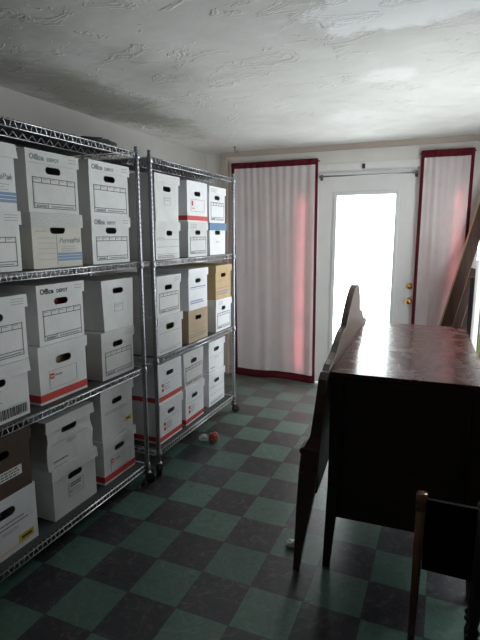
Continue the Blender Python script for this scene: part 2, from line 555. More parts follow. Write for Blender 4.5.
# curtain rod across the door head and hooks
rod = thing('curtain_rod', 'thin bare rod running across the head of the glazed door', 'rod', (-0.707, YB - 0.075, 1.985))
bm = bmesh.new(); tube(bm, [(-0.425, 0, 0), (0.425, 0, 0)], 0.0065, 10)
obj('pole', bm, M['post_metal'], rod, True)
for sx in (-0.415, 0.415):
    bm = bmesh.new(); box(bm, sx - .008, sx + .008, -0.006, 0.0585, -.012, -.0065); box(bm, sx - .012, sx + .012, 0.0545, 0.0585, -.03, .02)
    obj('bracket', bm, M['dark_steel'], rod)
hk = thing('wall_hook', 'small dark hook on the wall above the door rod', 'hook', (-0.745, YB - 0.016, 2.068))
bm = bmesh.new(); box(bm, -.014, .014, -.006, 0, -.02, .02); bevel(bm, .003, 1)
obj('plate', bm, M['dark_steel'], hk)
bm = bmesh.new(); tube(bm, [(0, -.004, .004), (0, -.022, -.002), (0, -.028, -.014), (0, -.022, -.022)], .004, 8)
obj('prong', bm, M['dark_steel'], hk, True)
hk = thing('ceiling_hook', 'bent metal hook hanging from the ceiling near the left curtain', 'hook', (-1.885, 4.335, ZC))
bm = bmesh.new(); lathe(bm, [(0.014, -0.004), (0.014, 0.0)], 14)
obj('base_plate', bm, M['dark_steel'], hk)
bm = bmesh.new(); tube(bm, [(0, 0, -.003), (0, 0, -.035), (.012, 0, -.05), (.03, 0, -.045), (.036, 0, -.025)], .0035, 8)
obj('prong', bm, M['dark_steel'], hk, True)

# ------------------------------------------------------------------ curtains
def make_curtain(label, x0, x1, z0, z1, y, seed, nf, bt, bl, br, bb, x0b=None, x1b=None):
    x0b = x0 if x0b is None else x0b
    x1b = x1 if x1b is None else x1b
    root = thing('curtain', label, 'curtain', ((x0 + x1) / 2, y, z0), 0, 'curtains either side of the glazed door')
    rnd = random.Random(seed)
    ph = [rnd.uniform(0, 6.28) for _ in range(6)]
    def P(u, v, off=0.0):
        # u 0..1 across, v 0..1 from the bottom
        k = 1 - v
        uu = u + 0.020 * math.sin(6 * u + 3 * v + ph[0])
        fold = 0.5 + 0.5 * math.sin(2 * PI * nf * uu + ph[1] + 0.8 * math.sin(2 * PI * uu * 2 + ph[2]))
        fold2 = math.sin(2 * PI * nf * 2.3 * uu + ph[3])
        amp = (0.018 + 0.015 * k) * (0.6 + 0.4 * math.sin(2 * PI * u * 1.3 + ph[4]))
        d = amp * (fold ** 1.3) * (0.55 + 0.45 * math.sin(2 * PI * uu * 1.7 + ph[5])) + 0.0035 * fold2 * v * v + 0.006 * math.sin(4 * u + 2.2 * v + ph[3])+0.008
        edge = min(1.0, min(u, 1 - u) / 0.05)
        d = d * (0.35 + 0.65 * edge)
        xa = x0b + (x0 - x0b) * v
        xb = x1b + (x1 - x1b) * v
        x = xa + (xb - xa) * u - (x0 + x1) / 2
        z = (z1 - z0) * v + 0.006 * math.sin(9 * u + ph[5]) * (1 - v)
        return Vector((x, -d - off, z))
    W, H = x1 - x0, z1 - z0
    def sheet(u0, u1, v0, v1, nu, nv, off):
        bm = bmesh.new()
        g = [[bm.verts.new(P(u0 + (u1 - u0) * i / nu, v0 + (v1 - v0) * j / nv, off)) for i in range(nu + 1)] for j in range(nv + 1)]
        for j in range(nv):
            for i in range(nu):
                bm.faces.new((g[j][i], g[j][i + 1], g[j + 1][i + 1], g[j + 1][i]))
        return bm
    obj('panel', sheet(0, 1, 0, 1, 150, 40, 0), M['curtain'], root, True)
    def border(nm, a, b, c, d, lab):
        bm = sheet(a, b, c, d, max(4, int(150 * (b - a))), max(3, int(40 * (d - c))), 0.002)
        r = bmesh.ops.solidify(bm, geom=bm.faces[:], thickness=0.0015)
        o = obj(nm, bm, M['maroon'], root, True)
        o['label'] = lab
    if bt: border('top_border', 0, 1, 1 - bt / H, 1, 'maroon band along the top')
    if bb: border('bottom_border', 0, 1, 0, bb / H, 'maroon band along the hem')
    if bl: border('side_border', 0, bl / W, bb / H, 1 - bt / H, 'maroon strip down the left edge')
    if br: border('side_border', 1 - br / W, 1, bb / H, 1 - bt / H, 'maroon strip down the right edge')
    # top rod of its own
    bm = bmesh.new(); tube(bm, [(-W / 2 - .01, 0.012, H - 0.02), (W / 2 + .01, 0.012, H - 0.02)], 0.007, 8)
    for sx in (-W / 2 + .02, W / 2 - .02):
        box(bm, sx - .006, sx + .006, 0.012, YB - y, H - .026, H - .014)
    obj('rod', bm, M['dark_steel'], root)
    return root
make_curtain('wide off-white curtain with maroon borders hanging left of the glazed door', -2.03, -1.155, 0.012, 2.155, YB - 0.030, 4, 5.3, 0.055, 0.035, 0.024, 0.075, -1.99, -1.135)
make_curtain('narrow off-white curtain with maroon borders right of the door, behind leaning boards', -0.262, 0.152, 0.012, 2.165, YB - 0.030, 9, 3.4, 0.060, 0.028, 0.026, 0.075)

# ------------------------------------------------------------------ wire racks
XF = -1.56
RD = 0.457
SHELF_NEAR = [0.128, 0.716, 1.318, 1.898]   # top surface of each shelf
SHELF_FAR = [0.148, 0.732, 1.314, 1.893]
def make_rack(label, y0, y1, post_h, shelf_z):
    L = y1 - y0
    root = thing('wire_rack', label, 'shelving', (XF - RD / 2, (y0 + y1) / 2, 0), 0, 'chrome wire racks along the left wall')
    hx, hy = RD / 2, L / 2
    for sx in (-1, 1):
        for sy in (-1, 1):
            bm = bmesh.new()
            prof = [(0.0125, 0.085)]
            z = 0.085
            while z < post_h - 0.03:
                z += 0.0254
                prof += [(0.0125, z - .003), (0.0118, z - .0015), (0.0125, z)]
            prof += [(0.0125, post_h - .004), (0.010, post_h)]
            lathe(bm, prof, 12, Matrix.Translation((sx * hx, sy * hy, 0)))
            obj('post', bm, M['post_metal'], root, True)
            # caster
            a = 0.7 if sy > 0 else -0.9
            if sx < 0: a += 1.3
            Mc = Matrix.Translation((sx * hx, sy * hy, 0)) @ Matrix.Rotation(a, 4, 'Z')
            bm = bmesh.new()
            lathe(bm, [(0.006, 0.070), (0.006, 0.095), (0.016, 0.088)][:2], 10, Mc)
            lathe(bm, [(0.020, 0.066), (0.022, 0.072), (0.012, 0.080)], 16, Mc)
            for s in (-1, 1):
                for f in [bm]:
                    vs = box(bm, -0.006, 0.036, s * 0.0165 - 0.0015, s * 0.0165 + 0.0015, 0.028, 0.070)
                    vv = {v for q in vs for v in q.verts}
                    bmesh.ops.transform(bm, matrix=Mc, verts=list(vv))
            cf = obj('caster', bm, M['dark_steel'], root)
            bm = bmesh.new()
            Mw = Mc @ Matrix.Translation((0.018, 0, 0.031)) @ Matrix.Rotation(PI / 2, 4, 'X')
            lathe(bm, [(0.008, -0.014), (0.024, -0.0135), (0.031, -0.009), (0.031, 0.009), (0.024, 0.0135), (0.008, 0.014)], 22, Mw)
            obj('wheel', bm, M['rubber'], cf, True)
    for z in shelf_z:
        bm = bmesh.new()
        r = 0.0027
        zt, zb = z - 0.005, z - 0.032
        for sx in (-1, 1):
            X = sx * hx
            for zz in (zt, zb):
                tube(bm, [(X, -hy + .013, zz), (X, hy - .013, zz)], r, 6)
            n = int((L - .03) / 0.050)
            pts = []
            st = (L - .03) / n
            for k in range(n):
                yb = -hy + .015 + k * st
                pts += [(X, yb, zb), (X, yb + st * .30, zb), (X, yb + st * .5, zt), (X, yb + st * .8, zt)]
            pts.append((X, hy - .015, zb))
            tube(bm, pts, 0.0021, 5)
        # long brace under the deck with its own zigzag
        for X in (hx - 0.16,):
            tube(bm, [(X, -hy + .01, zb), (X, hy - .01, zb)], 0.0028, 6)
            pts = []
            for k in range(n * 2 + 1):
                pts.append((X, -hy + .01 + (L - .02) * k / (n * 2), zb if k % 2 == 0 else zt))
            tube(bm, pts, 0.0024, 5)
        for sy in (-1, 1):
            for zz in (zt, zb):
                tube(bm, [(-hx + .013, sy * hy, zz), (hx - .013, sy * hy, zz)], r, 6)
            m = 8
            pts = [(-hx + .013 + (RD - .026) * k / (2 * m), sy * hy, zb if k % 2 == 0 else zt) for k in range(2 * m + 1)]
            tube(bm, pts, 0.0021, 5)
        shelf = obj('shelf', bm, M['chrome'], root, True)
        bm = bmesh.new()
        k = -hy + .02
        while k < hy - .01:
            tube(bm, [(-hx, k, z - .0014), (hx, k, z - .0014)], 0.0014, 5)
            k += 0.0254
        obj('wire_deck', bm, M['chrome'], shelf, True)
        bm = bmesh.new(); box(bm, -hx + .004, hx - .006, -hy + .02, hy - .02, z, z + .0018)
        ln = obj('shelf_liner', bm, M['liner'], shelf)
        ln['label'] = 'dark grey sheet lining the shelf'
        for sx in (-1, 1):
            for sy in (-1, 1):
                bm = bmesh.new()
                lathe(bm, [(0.0165, z - .036), (0.0185, z - .034), (0.0160, z - .001), (0.0140, z + .001)], 12, Matrix.Translation((sx * hx, sy * hy, 0)))
                obj('collar', bm, M['post_metal'], shelf, True)
    return root
make_rack('chrome wire rack nearest the viewer, cut off by the left picture edge', 1.055, 2.275, 1.925, SHELF_NEAR)
make_rack('chrome wire rack further back, its far end beside the left curtain', 2.400, 3.555, 1.925, SHELF_FAR)

# ------------------------------------------------------------------ storage boxes
def rect_bars(bm, y0, y1, z0, z1, w, x):
    """outlined rectangle of thin raised ink lines on the plane x"""
    t = 0.0006
    box(bm, x, x + t, y0, y1, z0, z0 + w); box(bm, x, x + t, y0, y1, z1 - w, z1)
    box(bm, x, x + t, y0, y0 + w, z0 + w, z1 - w); box(bm, x, x + t, y1 - w, y1, z0 + w, z1 - w)

def text_mesh(name, s, size, mat, parent, y, z, x, shear=0.0, align='LEFT', bold=0.0):
    cu = bpy.data.curves.new(name + '_curve', 'FONT')
    cu.body = s
    cu.size = size
    cu.shear = shear
    cu.offset = bold
    cu.align_x = align
    cu.extrude = 0.0003
    cu.resolution_u = 2
    tmp = bpy.data.objects.new('tmp_text', cu)
    COL.objects.link(tmp)
    bpy.context.view_layer.update()
    dg = bpy.context.evaluated_depsgraph_get()
    me = bpy.data.meshes.new_from_object(tmp.evaluated_get(dg))
    bpy.data.objects.remove(tmp)
    me.name = name
    me.materials.clear()
    me.materials.append(mat)
    o = bpy.data.objects.new(name, me)
    # text x -> +Y of the box, text y -> +Z, facing +X
    me.transform(Matrix(((0, 0, 1, x + 0.0007), (1, 0, 0, y), (0, 1, 0, z), (0, 0, 0, 1))))
    link(o, parent)
    return o

def slot_loop(w, h, n=5, flat=False):
    pts = []
    r = h / 2
    for side in (1, -1):
        for k in range(n + 1):
            a = -PI / 2 + PI * k / n if side == 1 else PI / 2 + PI * k / n
            pts.append((side * (w / 2 - r) + r * math.cos(a), r * math.sin(a)))
    return pts

def body_bm(w, d, h, slot=None, flare=0.0, crush=0.0, seed=0, th=0.004):
    """closed carton with a punched hand hole in its front (+X) side; front plane at x=0"""
    bm = bmesh.new()
    rnd = random.Random(seed)
    hw = w / 2
    hb = hw - flare
    nz = 5
    # front outline
    outer = [(-hb, 0), (hb, 0), (hw, h), (-hw, h)]
    loop = []
    for (a, b) in zip(outer, outer[1:] + outer[:1]):
        for k in range(nz):
            loop.append((a[0] + (b[0] - a[0]) * k / nz, a[1] + (b[1] - a[1]) * k / nz))
    vo = [bm.verts.new((0, y, z)) for y, z in loop]
    es = [bm.edges.new((vo[i], vo[(i + 1) % len(vo)])) for i in range(len(vo))]
    if slot:
        sy, sz, sw, sh = slot
        vi = [bm.verts.new((0, sy + p[0], sz + p[1])) for p in slot_loop(sw, sh)]
        es += [bm.edges.new((vi[i], vi[(i + 1) % len(vi)])) for i in range(len(vi))]
    bmesh.ops.triangle_fill(bm, use_beauty=True, use_dissolve=False, edges=es, normal=(1, 0, 0))
    vb = [bm.verts.new((-d, y, z)) for y, z in loop]
    for i in range(len(vo)):
        j = (i + 1) % len(vo)
        bm.faces.new((vo[i], vo[j], vb[j], vb[i]))
    bm.faces.new(vb)
    bmesh.ops.recalc_face_normals(bm, faces=bm.faces[:])
    if slot and slot_inside_flipped(bm):
        bmesh.ops.reverse_faces(bm, faces=bm.faces[:])
    if crush:
        # sagging corners: push the outer edges about
        for v in bm.verts:
            k = v.co.z / h
            nn = mnoise.noise(Vector((v.co.y * 9 + seed, v.co.z * 9, seed * 1.7)))
            if abs(v.co.x) < 1e-6:
                v.co.x += crush * (nn - 0.6) * math.sin(PI * min(1, max(0, k))) * .6
            v.co.y += crush * nn * math.sin(PI * min(1, max(0, k))) * (1.0 if abs(v.co.y) > hb * .8 else 0.2)
    bmesh.ops.solidify(bm, geom=bm.faces[:], thickness=th)
    return bm

def slot_inside_flipped(bm):
    f = max(bm.faces, key=lambda q: q.calc_center_median().z)
    return f.normal.z < 0

def lid_bm(w, d, h, top, drop=0.055, over=0.007, warp=0.0, seed=0):
    """shallow lid: top sheet plus skirts, open below"""
    bm = bmesh.new()
    t = 0.004
    hw = w / 2 + over
    x0, x1 = -d - over, over
    z1 = top
    z0 = top - drop
    fs = box(bm, x0, x1, -hw, hw, z0, z1)
    bevel(bm, 0.003, 2)
    low = [f for f in bm.faces if f.normal.z < -0.9]
    bmesh.ops.delete(bm, geom=low, context='FACES')
    bmesh.ops.solidify(bm, geom=bm.faces[:], thickness=0.0025)
    if warp:
        rnd = random.Random(seed)
        a, b = rnd.uniform(-1, 1), rnd.uniform(-1, 1)
        for v in bm.verts:
            k = (z1 - v.co.z) / drop
            v.co.x += warp * 0.35 * k * (1 if v.co.x > -d / 2 else -1) * (0.6 + 0.4 * math.sin(v.co.y * 20 + a * 5))
            v.co.y += warp * k * 0.4 * (1 if v.co.y > 0 else -1)
            v.co.z -= warp * 0.25 * abs(v.co.y / hw) * abs(a)
    return bm

BOX_GROUP = 'cardboard storage boxes on the wire racks'
BOXES = []
def storage_box(label, yc, w, z, h, style, slot='oval', lid=True, mat='white_card', lidmat=None, tilt=0.0, back=0.012,
                d=0.39, flare=0.0, crush=0.0, warp=0.0, seed=1, slotw=0.088, sloth=0.030, slotk=0.70, sloty=0.0, inside=None, drop=0.052):
    z += 0.0004
    root = thing('storage_box', label, 'box', (XF - back, yc, z), tilt, BOX_GROUP)
    lw = w - (0.016 if lid else 0.0)
    m = M[mat]
    hb = h - (0.005 if lid else 0)
    sl = (sloty, h * slotk, slotw, sloth)
    b = obj('body', body_bm(lw, d, hb, sl, flare, crush, seed), m, root)
    L = None
    if lid:
        L = obj('lid', lid_bm(lw, d, h, h, drop, 0.007, warp, seed), M[lidmat or mat], root)
        if lidmat and lidmat != mat:
            L['label'] = {'blue_card': 'blue lid', 'speckled_card': 'grey speckled lid', 'white_card': 'white lid'}.get(lidmat, 'lid')
    xf = 0.0006      # decals on the body front
    hw = lw / 2
    if crush:
        xf += 0.002
    def form(y0, y1, z0, z1, cells=5, foot=True, mt='ink', name='printed_form', lw_=0.0028):
        bm = bmesh.new()
        rect_bars(bm, y0, y1, z0, z1, lw_, xf)
        hd = z1 - (z1 - z0) * 0.19
        box(bm, xf, xf + .0006, y0, y1, hd, hd + lw_)
        for k in range(1, cells):
            yy = y0 + (y1 - y0) * k / cells
            box(bm, xf, xf + .0006, yy, yy + lw_ * .8, hd + lw_, z1 - lw_)
        if foot:
            ft = z0 + (z1 - z0) * 0.15
            box(bm, xf, xf + .0006, y0, y1, ft, ft + lw_)
            yy = y0 + (y1 - y0) * 0.31
            box(bm, xf, xf + .0006, yy, yy + lw_, z0 + lw_, ft)
        o = obj(name, bm, M[mt], root)
        # small print as rows of fine strokes
        bm = bmesh.new()
        rnd = random.Random(seed + 5)
        if foot:
            a = y0 + (y1 - y0) * 0.06
            while a < y0 + (y1 - y0) * 0.27:
                k = rnd.uniform(.004, .008); box(bm, xf, xf + .0005, a, a + k, z0 + (z1 - z0) * .035, z0 + (z1 - z0) * .115); a += k + .002
            a = y0 + (y1 - y0) * 0.40
            while a < y0 + (y1 - y0) * 0.92:
                k = rnd.uniform(.004, .010); box(bm, xf, xf + .0005, a, a + k, z0 + (z1 - z0) * .055, z0 + (z1 - z0) * .095); a += k + .002
        for k in range(cells):
            a = y0 + (y1 - y0) * (k + .15) / cells
            box(bm, xf, xf + .0005, a, a + (y1 - y0) * .45 / cells, z1 - lw_ * 3.2, z1 - lw_ * 2.2)
        box(bm, xf, xf + .0004, y0 + (y1 - y0) * .03, y1 - .004, z1 - lw_ * 2.75, z1 - lw_ * 2.65)
        if foot:
            box(bm, xf, xf + .0004, y0 + (y1 - y0) * .03, y1 - .004, z0 + (z1 - z0) * .073, z0 + (z1 - z0) * .077)
            box(bm, xf, xf + .0004, y0 + (y1 - y0) * .03, y0 + (y1 - y0) * .03 + .0004, z0 + (z1 - z0) * .073, z1 - lw_ * 2.65)
        obj('small_print', bm, M['grey_ink'], root)
    def small_print(y0, y1, z0, z1, rows, mt='grey_ink', fill=0.6, name='small_print', s=0):
        bm = bmesh.new()
        rnd = random.Random(seed * 7 + s)
        rh = (z1 - z0) / rows
        rows_z = []
        for r in range(rows):
            a = y0 + rnd.uniform(0, .01)
            e = y0 + (y1 - y0) * rnd.uniform(.75, 1)
            while a < e:
                k = rnd.uniform(.004, .014)
                zc = z1 - rh * (r + .5)
                box(bm, xf, xf + .0005, a, min(a + k, y1), zc - rh * .2 * fill, zc + rh * .2 * fill)
                a += k + .003
            if s >= 0:
                rows_z.append(z1 - rh * (r + .5))
        for zc in rows_z:
            box(bm, xf, xf + .0004, y0, y1 - .002, zc - .0002, zc + .0002)
        if rows > 1:
            box(bm, xf, xf + .0004, y0, y0 + .0004, min(rows_z), max(rows_z))
        return obj(name, bm, M[mt], root)
    def lines(y0, y1, zs, wl=0.0018, mt='grey_ink', name='ruled_lines'):
        bm = bmesh.new()
        for q in zs:
            box(bm, xf, xf + .0006, y0, y1, q, q + wl)
        return obj(name, bm, M[mt], root)
    def band(z0, z1, mt='red_ink', lab='red band'):
        bm = bmesh.new()
        e = 0.0008
        box(bm, 0, e, -hw - e, hw + e, z0, z1)
        box(bm, -d - e, 0, -hw - e, -hw, z0, z1)
        box(bm, -d - e, 0, hw, hw + e, z0, z1)
        o = obj('printed_band', bm, M[mt], root)
        o['label'] = lab
    def logo(y0, z0, s=0.024, frame=True):
        bm = bmesh.new(); box(bm, xf, xf + .0006, y0, y0 + s, z0, z0 + s)
        o = obj('logo_square', bm, M['red_ink'], root); o['label'] = 'red printed logo square'
        bm = bmesh.new()
        for k in range(2):
            box(bm, xf + .0007, xf + .0011, y0 + s * (.2 + .32 * k), y0 + s * (.42 + .32 * k), z0 + s * .3, z0 + s * .7)
        obj('logo_mark', bm, M['white_paper'], o)
        small_print(y0 + s * 1.25, y0 + s * 3.2, z0 + s * .25, z0 + s * .75, 1, 'grey_ink', 1.6, s=3)
        if frame:
            bm = bmesh.new(); rect_bars(bm, y0 - .006, min(hw - .03, y0 + .17), z0 - .045, z0 + s + .014, .0014, xf)
            obj('printed_frame', bm, M['grey_ink'], root)
    lid_x = 0.007
    if style in ('depot', 'depot_strong'):
        form(-hw + .028, hw - .018, .018, h * 0.575)
        ink = M['ink'] if style == 'depot_strong' else M['grey_ink']
        t = text_mesh('lettering', 'Office', drop * .62, ink, L, -hw + .012, h - drop * .76, lid_x, 0, 'LEFT', .0012)
        t = text_mesh('lettering', 'DEPOT', drop * .42, ink, L, -hw + .018 + drop * 1.75, h - drop * .76, lid_x, 0, 'LEFT', .0008)
        bm = bmesh.new()
        for k in range(2):
            box(bm, lid_x + .0006, lid_x + .001, hw - .06, hw - .012, h - drop * (.35 + .25 * k), h - drop * (.30 + .25 * k))
        obj('small_print', bm, M['grey_ink'], L)
    elif style == 'form':
        form(-hw + .026, hw - .020, .020, h * 0.575)
        bm = bmesh.new()
        for k in range(3):
            box(bm, lid_x + .0006, lid_x + .001, -hw + .02 if seed % 2 else hw - .075, -hw + .11 if seed % 2 else hw - .012, h - drop * (.32 + .2 * k), h - drop * (.28 + .2 * k))
        if L: obj('small_print', bm, M['grey_ink'], L)
        else: bm.free()
    elif style == 'permapak':
        small_print(-hw + .02, -hw + .10, h * .655, h * .70, 1)
        lines(-hw + .03, -.03 * 0 - .012, [h * q for q in (.16, .27, .36, .46, .55)], .0012)
        bm = bmesh.new(); box(bm, xf, xf + .0006, -.011, -.0095, .012, h * .62); obj('divider_line', bm, M['grey_ink'], root)
        text_mesh('lettering', 'PermaPak', .034, M['grey_ink'], root, .004, h * .46, xf, 0.25, 'LEFT', -.0002)
        small_print(.02, hw - .03, h * .29, h * .41, 3, fill=.5, s=2)
        band_bm = bmesh.new()
        for k in range(3):
            box(band_bm, xf, xf + .0006, -.006, hw, h * (.12 + .055 * k), h * (.12 + .055 * k + .045))
        o = obj('printed_band', band_bm, M['blue_ink'], root); o['label'] = 'blue striped band'
    elif style == 'red':
        band(.012 if h > .2 else .01, .045)
        logo(-hw + .062, h * .40)
    elif style == 'red_thin':
        band(.010, .040)
        bm = bmesh.new()
        lg = -hw + .05
        rect_bars(bm, lg, hw - .045, h * .26, h * .56, .0016, xf)
        o = obj('printed_frame', bm, M['red_ink'], root); o['label'] = 'thin red printed frame'
        bm = bmesh.new(); box(bm, xf, xf + .0006, lg + .012, lg + .030, h * .40, h * .52); box(bm, xf, xf + .0006, lg + .012, lg + .05, h * .33, h * .345)
        o = obj('logo_square', bm, M['red_ink'], root); o['label'] = 'red printed logo square'
    elif style == 'red_far':
        band(.012, .042)
        bm = bmesh.new()
        lg = -hw + .045
        for k in range(2):
            box(bm, xf, xf + .0006, lg, lg + .022, h * (.28 + .12 * k), h * (.36 + .12 * k))
        o = obj('logo_square', bm, M['red_ink'], root); o['label'] = 'two stacked red printed squares'
        small_print(lg + .03, lg + .10, h * .28, h * .48, 3, s=4)
        bm = bmesh.new(); box(bm, xf, xf + .0005, lg, hw - .03, h * .55, h * .555); obj('printed_frame', bm, M['grey_ink'], root)
    elif style == 'small_label':
        bm = bmesh.new(); rect_bars(bm, -.035, .035, h * .36, h * .53, .0012, xf); obj('printed_frame', bm, M['grey_ink'], root)
        small_print(-.028, .028, h * .44, h * .52, 2, s=6)
    elif style == 'corner_label':
        bm = bmesh.new(); rect_bars(bm, -.05, .055, h * .30, h * .56, .0014, xf); obj('printed_frame', bm, M['grey_ink'], root)
        small_print(-.04, .045, h * .46, h * .55, 2, 'ink', 1.4, s=6)
        small_print(-.04, .04, h * .34, h * .44, 2, s=8)
    elif style == 'plain_print':
        lines(-hw + .02, hw - .03, [h * .50], .0014)
        small_print(-.03, .04, h * .40, h * .47, 2)
        small_print(-hw + .03, -hw + .12, h * .12, h * .17, 1, 'ink', 1.2, s=2)
        small_print(-hw + .02, -hw + .12, h * .01, h * .06, 1, s=5)
    elif style == 'lined':
        lines(-hw + .012, hw - .012, [h * q for q in (.14, .33, .52)], .0018)
        small_print(-hw + .02, hw - .02, h * .03, h * .12, 2, 'grey_ink', 1.3, s=1)
        small_print(-hw + .015, -hw + .1, h * .54, h * .60, 1, s=2)
    elif style == 'barcode':
        lines(-hw + .012, -hw + .17, [h * q for q in (.36, .56)], .0022, 'ink')
        bm = bmesh.new()
        box(bm, xf, xf + .0005, -hw + .005, -hw + .145, .012, h * .21)
        o = obj('black_label', bm, M['ink'], root); o['label'] = 'solid black printed block'
        bm = bmesh.new()
        for k in range(7):
            box(bm, xf + .0006, xf + .001, -hw + .03 + k * .012, -hw + .037 + k * .012, h * .07, h * .14)
        box(bm, xf + .0006, xf + .001, -hw + .03, -hw + .109, h * .07, h * .078)
        obj('small_print', bm, M['white_paper'], o)
        bm = bmesh.new()
        a = -hw + .155
        rnd = random.Random(3)
        while a < hw - .012:
            k = rnd.choice((.002, .003, .006)); box(bm, xf, xf + .0005, a, a + k, .014, h * .23); a += k + rnd.choice((.0025, .004))
        obj('barcode', bm, M['ink'], root)
        small_print(hw - .11, hw - .03, h * .24, h * .27, 1, s=1)
    elif style == 'white_label':
        bm = bmesh.new(); box(bm, xf, xf + .0008, -.045, hw - .05, h * .27, h * .43)
        o = obj('paper_label', bm, M['white_paper'], root); o['label'] = 'white paper label'
        bm = bmesh.new()
        rnd = random.Random(5)
        for r in range(3):
            a = -.038
            while a < hw - .07:
                k = rnd.uniform(.006, .018); box(bm, xf + .001, xf + .0014, a, a + k, h * (.295 + .045 * r), h * (.315 + .045 * r)); a += k + .004
        obj('small_print', bm, M['ink'], o)
    elif style == 'yellow':
        small_print(-hw + .02, hw - .02, h * .46, h * .60, 2, 'grey_ink', .8, s=1)
        small_print(-.02, .07, h * .37, h * .44, 2, s=2)
        lines(-hw + .01, hw - .05, [h * .10, h * .085], .0016, 'yellow_ink', 'yellow_lines')
        bm = bmesh.new(); box(bm, xf, xf + .0008, hw - .105, hw - .025, h * .11, h * .235)
        o = obj('yellow_sticker', bm, M['yellow_ink'], root); o['label'] = 'yellow printed patch'
        bm = bmesh.new(); box(bm, xf + .001, xf + .0014, hw - .093, hw - .037, h * .15, h * .195); obj('small_print', bm, M['ink'], o)
    elif style == 'yellow_small':
        small_print(-hw + .03, hw - .03, h * .48, h * .56, 2, 'grey_ink', .7, s=1)
        bm = bmesh.new(); box(bm, xf, xf + .0008, hw - .07, hw - .012, h * .16, h * .26)
        o = obj('yellow_sticker', bm, M['yellow_ink'], root); o['label'] = 'yellow printed patch'
        bm = bmesh.new(); box(bm, xf + .001, xf + .0014, hw - .06, hw - .03, h * .19, h * .23); obj('small_print', bm, M['ink'], o)
        bm = bmesh.new(); box(bm, -.16, -.05, -hw - .001, -hw - .0002, h * .16, h * .24)
        o = obj('yellow_sticker', bm, M['yellow_ink'], root); o['label'] = 'yellow printed patch on the side'
    elif style == 'violet':
        small_print(-hw + .02, hw - .02, h * .14, h * .24, 2, 'violet_ink', 1.3, s=1)
        small_print(-hw + .02, hw - .02, h * .52, h * .58, 1, 'violet_ink', 1.0, s=2)
        lines(-hw + .015, hw - .015, [h * .50], .0016, 'violet_ink')
    elif style == 'kraft_print':
        small_print(-hw + .02, hw - .02, h * .12, h * .26, 2, 'blue_ink' if mat == 'orange_kraft' else 'grey_ink', 1.2, s=1)
        lines(-hw + .015, hw - .015, [h * .56, h * .52], .0016, 'grey_ink')
        small_print(-hw + .02, hw - .03, h * .30, h * .36, 1, s=2)
    elif style == 'green_slot':
        lines(-hw + .015, hw - .015, [h * .55, h * .13], .0016)
        small_print(-hw + .02, hw - .03, h * .05, h * .12, 1, s=2)
    elif style == 'plain':
        small_print(-.03, .035, h * .38, h * .45, 2, 'grey_ink', .6)
    if inside:
        # what shows through the hand hole: a bundle resting inside the carton
        o = None
        cz = h * slotk
        bm = bmesh.new()
        for k in range(6):
            xx = -0.05 - k * 0.018
            box(bm, xx, xx + 0.004, -hw + .03, hw - .03, 0.006, min(h - .02, cz + (0.025 if k % 2 else 0.004)))
        o = obj('file_folders', bm, M[inside], None, loc=(XF - back, yc, z), rot=(0, 0, tilt))
        tag(o, {'red_paper': 'dark red folder edges seen through the hand hole of a ruled box',
                'brown_paper': 'brown papers seen through the hand hole of a red-banded box',
                'green_paper': 'greenish folders seen through the hand hole of a white box on the far rack'}[inside], 'folders')
    BOXES.append((root, h))
    return root

def sb(label, y0, y1, z, h, style, **kw):
    return storage_box(label, (y0 + y1) / 2, y1 - y0, z, h, style, **kw)

def stack(shelf, *calls):
    """boxes piled from the shelf up"""
    z = shelf + 0.0018
    for (label, y0, y1, h, style, kw) in calls:
        sb(label, y0, y1, z, h, style, **kw)
        z += h + 0.0006

K = dict
S1, S2, S3 = SHELF_NEAR[:3]
# near rack, top level: left (cut off), middle, right columns
stack(S3, ('white ruled box cut by left picture edge, second from the top of the rack', 1.165, 1.486, .235, 'form', K(seed=2, back=.022)),
      ('white lidded box with a blue striped band, top level, cut by left picture edge', 1.160, 1.484, .254, 'permapak', K(seed=3, warp=.012, back=.022)))
stack(S3, ('cream box with grey speckled lid and blue striped band, under a ruled box', 1.535, 1.848, .234, 'permapak', K(mat='cream_card', lidmat='speckled_card', seed=4, drop=.06, slotw=.09, sloth=.034, back=.025)),
      ('pale box with ruled form and black lettering on lid, atop the cream box', 1.530, 1.842, .252, 'depot', K(mat='grey_card', seed=5, back=.025)))
stack(S3, ('white ruled box on near rack top level, right column, lower of the pair', 1.902, 2.216, .233, 'depot', K(seed=6, back=.020)),
      ('white ruled box on near rack top level, right column, upper of the pair', 1.902, 2.222, .258, 'depot', K(seed=7, back=.020)))
# second level down
stack(S2, ('white box with barcode and black label along its bottom edge', 1.155, 1.478, .238, 'barcode', K(seed=8, warp=.008, back=.03)),
      ('white ruled box standing on the barcode box at left picture edge', 1.170, 1.490, .268, 'form', K(seed=10, warp=.006, back=.03)))
stack(S2, ('white box with thick red bottom band and red logo, brown papers in its hand hole', 1.540, 1.856, .264, 'red', K(seed=9, inside='brown_paper', slotw=.10, sloth=.036, back=.045)),
      ('white ruled box with bold black lid lettering and red in its hand hole', 1.556, 1.856, .266, 'depot_strong', K(seed=11, inside='red_paper', back=.045)))
stack(S2, ('dull white ruled box under the lidless carton, beside the rack post', 1.942, 2.228, .251, 'form', K(seed=12, mat='grey_card', back=.03)),
      ('lidless white carton flaring at the top with a tiny label, near rack right column', 1.975, 2.236, .263, 'small_label', K(lid=False, flare=.010, seed=13, slotk=.78, tilt=-.02, back=.03)))
